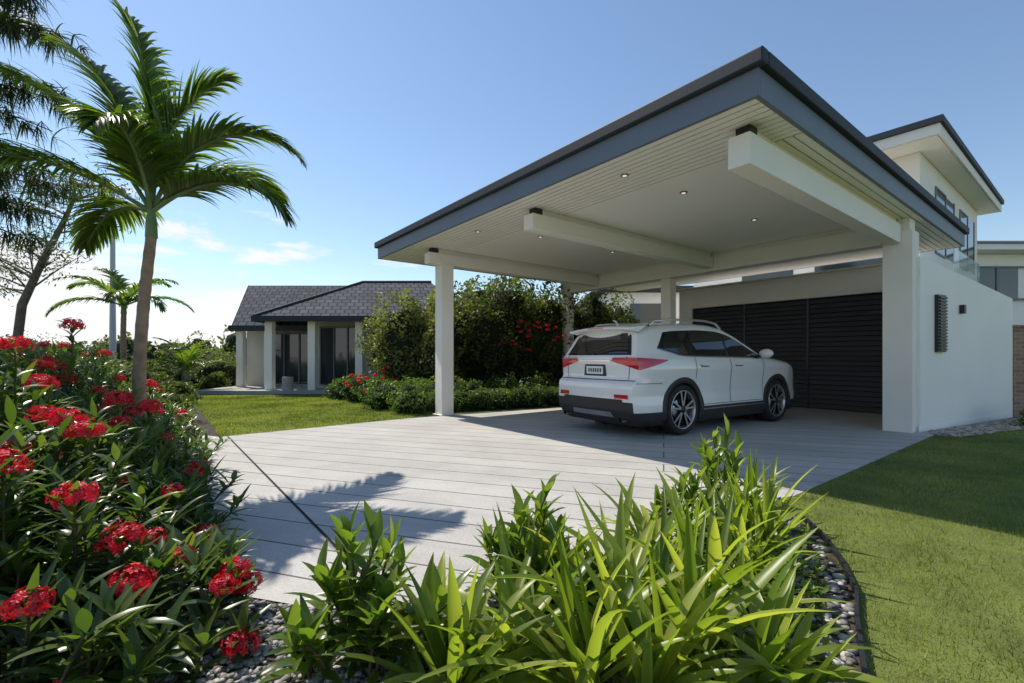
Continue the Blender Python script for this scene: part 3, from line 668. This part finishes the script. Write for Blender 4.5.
def panel(mbx,fn,xb,xt,fb,ft,nu,nv,off,mi=0,sg=None):
    U=np.linspace(0,1,nu);Vv=np.linspace(0,1,nv);G=np.zeros((nu,nv,3))
    def par(u,v):
        b=xb[0]+(xb[1]-xb[0])*u;t=xt[0]+(xt[1]-xt[0])*u;return b+(t-b)*v, fb(b)+(ft(t)-fb(b))*v
    for i,u in enumerate(U):
        for j,v in enumerate(Vv):
            x,z=par(u,v);p=fn(x,z);e1=fn(x+.01,z)-p;e2=fn(x,z+.01)-p;n=np.cross(e1,e2);n/=np.linalg.norm(n)+1e-9
            out=np.array([p[0]*.02 if sg!='rear' else -1,(1 if p[1]>0 else -1) if sg!='rear' else 0,0])
            if sg=='top': out=np.array([0.,0,1])
            if np.dot(n,out)<0:n=-n
            G[i,j]=p+n*off
    a,b,_=G.shape;idx=np.arange(a*b).reshape(a,b)
    F=np.stack([idx[:-1,:-1],idx[1:,:-1],idx[1:,1:],idx[:-1,1:]],-1).reshape(-1,4);mbx.add(G.reshape(-1,3),F,mi,.5,True)
K=lambda c:(lambda x:c)
belt=lambda x:1.185-.018*x+.10*np.clip((-1.25-x)/.65,0,1)**1.5
rt=lambda x:ztop(x)-.12
win=MB();lts=MB();det=MB()
for sg in (1,-1):
    f=lambda x,z,sg=sg:S(x,z,sg)
    panel(win,f,(-1.90,.90),(-1.66,.20),belt,rt,50,8,.003,1)
    g0=lambda x:belt(x)+.02; g1=lambda x:rt(x)-.018
    panel(win,f,(-.10,.80),(-.10,.17),g0,g1,16,6,.007,0)
    panel(win,f,(-1.06,-.17),(-1.02,-.17),g0,g1,14,6,.007,0)
    panel(win,f,(-1.80,-1.15),(-1.61,-1.11),g0,g1,10,6,.007,0)
    panel(win,f,(-1.92,.94),(-1.92,.94),lambda x:belt(x)-.016,belt,50,2,.009,2)
    panel(lts,f,(-2.33,-1.74),(-2.33,-1.74),lambda x:1.0+.13*(x+2.33)/.59,lambda x:1.175-.03*(x+2.33)/.59,12,7,.010,0)
    for xs in (-1.08,-.13,.86):
        zb=.45 if xs>-1 else .86
        panel(det,f,(xs,xs+.011),(xs,xs+.011),K(zb),lambda x:belt(x)-.02,2,26,.003,1)
    panel(det,f,(-.93,.86),(-.93,.86),K(.44),K(.448),40,2,.003,1)
    panel(det,f,(-.90,.90),(-.90,.90),K(.34),K(.42),30,3,.012,0)
    panel(det,f,(-.90,.90),(-.90,.90),K(.37),K(.385),30,2,.016,2)
    for xs in (-.96,.0):
        panel(det,f,(xs,xs+.20),(xs,xs+.20),K(1.05),K(1.08),6,3,.030,3)
        panel(det,f,(xs-.01,xs+.21),(xs-.01,xs+.21),K(1.035),K(1.05),6,2,.005,0)
    panel(det,f,(-2.3,-1.84),(-2.3,-1.84),K(.80),K(.808),12,2,.003,1)
    for wx,wz in wheels:
        G=[]
        for ang in np.linspace(R(-18),R(198),50):
            row=[]
            for r,o in [(.400,-.10),(.403,.0),(.410,.014),(.465,.014),(.488,.010),(.495,-.004)]:
                x=wx+r*math.cos(ang);z=max(.185,wz+r*math.sin(ang));
                p=S(x,z,sg);p=np.array([x,p[1]+sg*o,z]);row.append(p)
            G.append(row)
        addgrid(np.array(G),mi=0,mbx=det)
        G=[[[wx+.43*math.cos(a),sg*y,wz+.43*math.sin(a)] for y in (.55,.75,.90)] for a in np.linspace(R(-25),R(205),30)]
        addgrid(np.array(G),mi=0,mbx=det)
        V=[[wx+.44*math.cos(a),sg*.56,wz+.44*math.sin(a)] for a in np.linspace(0,2*np.pi,24,endpoint=False)];det.add(V,[list(range(24))],0)
    V,F=ICO3;det.add(V*np.array([.085,.12,.08])+np.array([.76,sg*1.04,1.25]),F,3,.5,True)
    tube(det,[(.74,sg*.86,1.19),(.75,sg*.96,1.21)],[.03,.03],8,0)
    xs=np.linspace(-1.8,.05,16);tube(det,[[x,sg*(half(x,ztop(x)-.02)-.02),ztop(x)+.06-(.06 if i in(0,15) else 0)] for i,x in enumerate(xs)],[.019]*16,8,2)
    ff=lambda u,z:RearS(u,z)
    panel(lts,ff,(sg*.44,sg*1.0),(sg*.50,sg*1.0),lambda u:1.13-.13*(abs(u)-.44)/.56,K(1.175),10,7,.010,0,'rear')
    panel(lts,ff,(sg*.62,sg*.92),(sg*.62,sg*.92),K(.58),K(.64),8,3,.008,0,'rear')
    tube(det,[(-2.30,sg*.62,.27),(-2.40,sg*.62,.27)],[.035,.035],10,2)
panel(win,RearS,(-.90,.90),(-.85,.85),K(1.215),K(1.565),20,8,.004,1,'rear')
panel(win,RearS,(-.82,.82),(-.77,.77),K(1.24),K(1.545),20,8,.008,0,'rear')
panel(det,RearS,(-.42,.42),(-.42,.42),K(1.125),K(1.15),16,3,.016,2,'rear')
panel(det,RearS,(-.30,.30),(-.27,.27),K(.895),K(1.075),12,3,.003,0,'rear')
panel(det,RearS,(-.22,.22),(-.22,.22),K(.925),K(1.045),6,3,.012,4,'rear')
for k in range(6): panel(det,RearS,(-.17+k*.06,-.135+k*.06),(-.17+k*.06,-.135+k*.06),K(.955),K(1.015),2,2,.014,1,'rear')
panel(det,RearS,(-.97,.97),(-.97,.97),K(.836),K(.846),20,2,.004,1,'rear')
panel(det,RearS,(-.55,.55),(-.50,.50),K(.30),K(.38),14,3,.012,2,'rear')
panel(det,RearS,(-.80,.80),(-.78,.78),K(.52),K(.57),14,3,.004,0,'rear')
for sg in (1,-1): panel(det,RearS,(sg*.80,sg*.812),(sg*.80,sg*.812),K(.86),K(1.20),2,12,.004,1,'rear')
tube(det,[(-2.335,0,1.24),(-2.30,.12,1.29),(-2.265,.34,1.35)],[.014,.009,.006],6,0)
G=[]
for u in np.linspace(-1,1,21):
    w=.68;b=.05*(1-u*u);c=.03*(1-u*u);G.append([[-1.92-b,u*w,1.66+c],[-2.10-b,u*w,1.642+c],[-2.25-b,u*w,1.615+c],[-2.255-b,u*w,1.590+c],[-2.08-b,u*w*.99,1.56+c]])
G=np.array(G);addgrid(G,mi=3,mbx=det);
for e_ in (0,-1): det.add(G[e_],[[0,1,2,3,4]],3)
panel(lts,lambda u,z:np.array([-2.256-.05*(1-u*u),u*.68,z+.03*(1-u*u)]),(-.25,.25),(-.25,.25),K(1.596),K(1.610),8,2,.003,0,'rear')
def TopS(x,u):
    e=S(x,ztop(x));return np.array([e[0],u*e[1],e[2]+.035*(1-u*u)])
panel(win,TopS,(.26,.98),(.26,.98),K(-.93),K(.93),14,14,.006,0,'top')
tube(det,[(-1.8,0,1.70),(-1.86,0,1.76),(-1.93,0,1.78)],[.02,.015,.004],6,3)
cbuild(win,'windows',[M_cglass,M_gloss,M_chrome]);cbuild(lts,'tail_lights',[M_red]);cbuild(det,'trim',[M_clad,M_dark,M_chrome,M_paint,M_plate])
def lathe(mbx,prof,c,sg,mi,n=48):
    G=np.array([[[c[0]+r*WS*math.cos(a),c[1]+sg*y,c[2]+r*WS*math.sin(a)] for a in np.linspace(0,2*np.pi,n+1)] for r,y in prof]);addgrid(G,mi=mi,mbx=mbx)
for i,(wx,sg) in enumerate([(-1.36,-1),(1.36,-1),(-1.36,1),(1.36,1)]):
    wm=MB();c=(wx,sg*.812,.362*WS)
    lathe(wm,[(.24,-.11),(.33,-.115),(.352,-.09),(.362,-.05),(.362,.05),(.352,.09),(.335,.112),(.30,.118),(.272,.108),(.268,.10)],c,sg,0)
    lathe(wm,[(.274,.108),(.268,.114),(.258,.105),(.250,.06),(.245,-.1)],c,sg,1)
    lathe(wm,[(.247,.03),(.10,.02),(.0,.02)],c,sg,2)
    lathe(wm,[(.16,.035),(.155,.045),(.0,.045)],c,sg,3,32)
    lathe(wm,[(.052,.04),(.05,.105),(.03,.112),(0,.112)],c,sg,2,24)
    for k in range(5):
        for dd in (-.20,.20):
            a0=k*2*np.pi/5+.3;a=a0+dd;ai=a0+dd*.45
            p0=np.array([math.cos(ai)*.045,math.sin(ai)*.045])*WS;p1=np.array([math.cos(a)*.262,math.sin(a)*.262])*WS;d=nrm(p1-p0);n=np.array([-d[1],d[0]])
            for (w0,w1,y0,y1,m) in [(.021,.016,.05,.098,2),(.013,.013,.0985,.1035,1)]:
                P=[[*(p0-n*w0),y0],[*(p1-n*w1),y0],[*(p1+n*w1),y0],[*(p0+n*w0),y0],[*(p0-n*w0),y1],[*(p1-n*w1),y1],[*(p1+n*w1),y1],[*(p0+n*w0),y1]]
                P=[[c[0]+q[0],c[1]+sg*q[2],c[2]+q[1]] for q in P];wm.add(P,BF,m)
    cbuild(wm,'wheel_%d'%(i+1),[M_tyre,M_alloy,M_alloyd,M_chrome])
# ------------------------------------------------------------------ world, sun, camera
sun_el=53;sd=nrm(np.array([-.767,.641]));az=math.atan2(sd[0],sd[1])
w=bpy.data.worlds.new('World');scene.world=w;w.use_nodes=True;nt=w.node_tree;bg=nt.nodes['Background'];L=nt.links.new
sky=nt.nodes.new('ShaderNodeTexSky');sky.sky_type='NISHITA';sky.sun_disc=False;sky.sun_elevation=R(sun_el);sky.sun_rotation=az;sky.air_density=1.2;sky.dust_density=.15;sky.ozone_density=2.6
tc=nt.nodes.new('ShaderNodeTexCoord');mp=nt.nodes.new('ShaderNodeMapping');mp.inputs['Scale'].default_value=(1,1,3.2);mp.inputs['Location'].default_value=(.35,.2,.1);L(tc.outputs['Generated'],mp.inputs[0])
n=nt.nodes.new('ShaderNodeTexNoise');n.inputs['Scale'].default_value=4.6;n.inputs['Detail'].default_value=10;n.inputs['Roughness'].default_value=.6;L(mp.outputs[0],n.inputs['Vector'])
sp=nt.nodes.new('ShaderNodeSeparateXYZ');L(tc.outputs['Generated'],sp.inputs[0])
mz=nt.nodes.new('ShaderNodeMapRange');L(sp.outputs['Z'],mz.inputs[0]);mz.inputs[1].default_value=.03;mz.inputs[2].default_value=.33;mz.inputs[3].default_value=.15;mz.inputs[4].default_value=-.16
mxx=nt.nodes.new('ShaderNodeMapRange');L(sp.outputs['X'],mxx.inputs[0]);mxx.inputs[1].default_value=-.65;mxx.inputs[2].default_value=.1;mxx.inputs[3].default_value=.10;mxx.inputs[4].default_value=-.12
a1=nt.nodes.new('ShaderNodeMath');L(n.outputs['Fac'],a1.inputs[0]);L(mz.outputs[0],a1.inputs[1])
a2=nt.nodes.new('ShaderNodeMath');L(a1.outputs[0],a2.inputs[0]);L(mxx.outputs[0],a2.inputs[1])
cr=nt.nodes.new('ShaderNodeMapRange');cr.interpolation_type='SMOOTHSTEP';L(a2.outputs[0],cr.inputs[0]);cr.inputs[1].default_value=.54;cr.inputs[2].default_value=.66;cr.inputs[3].default_value=0;cr.inputs[4].default_value=.95
mx=nt.nodes.new('ShaderNodeMix');mx.data_type='RGBA';L(cr.outputs[0],mx.inputs[0]);L(sky.outputs[0],mx.inputs[6]);mx.inputs[7].default_value=(6.6,6.6,6.7,1)
L(mx.outputs[2],bg.inputs[0]);bg.inputs[1].default_value=.15
sl_=bpy.data.lights.new('sun','SUN');sl_.energy=5.0;sl_.angle=R(.5);sl_.color=(1,.93,.82)
so=bpy.data.objects.new('sun',sl_);scene.collection.objects.link(so)
dv=Vector((sd[0]*math.cos(R(sun_el)),sd[1]*math.cos(R(sun_el)),math.sin(R(sun_el))));so.rotation_euler=dv.to_track_quat('Z','Y').to_euler();so.location=dv*30
cam=bpy.data.cameras.new('camera');co=bpy.data.objects.new('camera',cam);scene.collection.objects.link(co);scene.camera=co
co.location=(0,0,EY);co.rotation_euler=(R(90),0,0);cam.sensor_width=36;cam.lens=467/1024*36;cam.shift_y=15.5/1024;cam.clip_end=3000;cam.clip_start=.05
scene.view_settings.view_transform='Standard';scene.view_settings.look='None';scene.view_settings.exposure=0
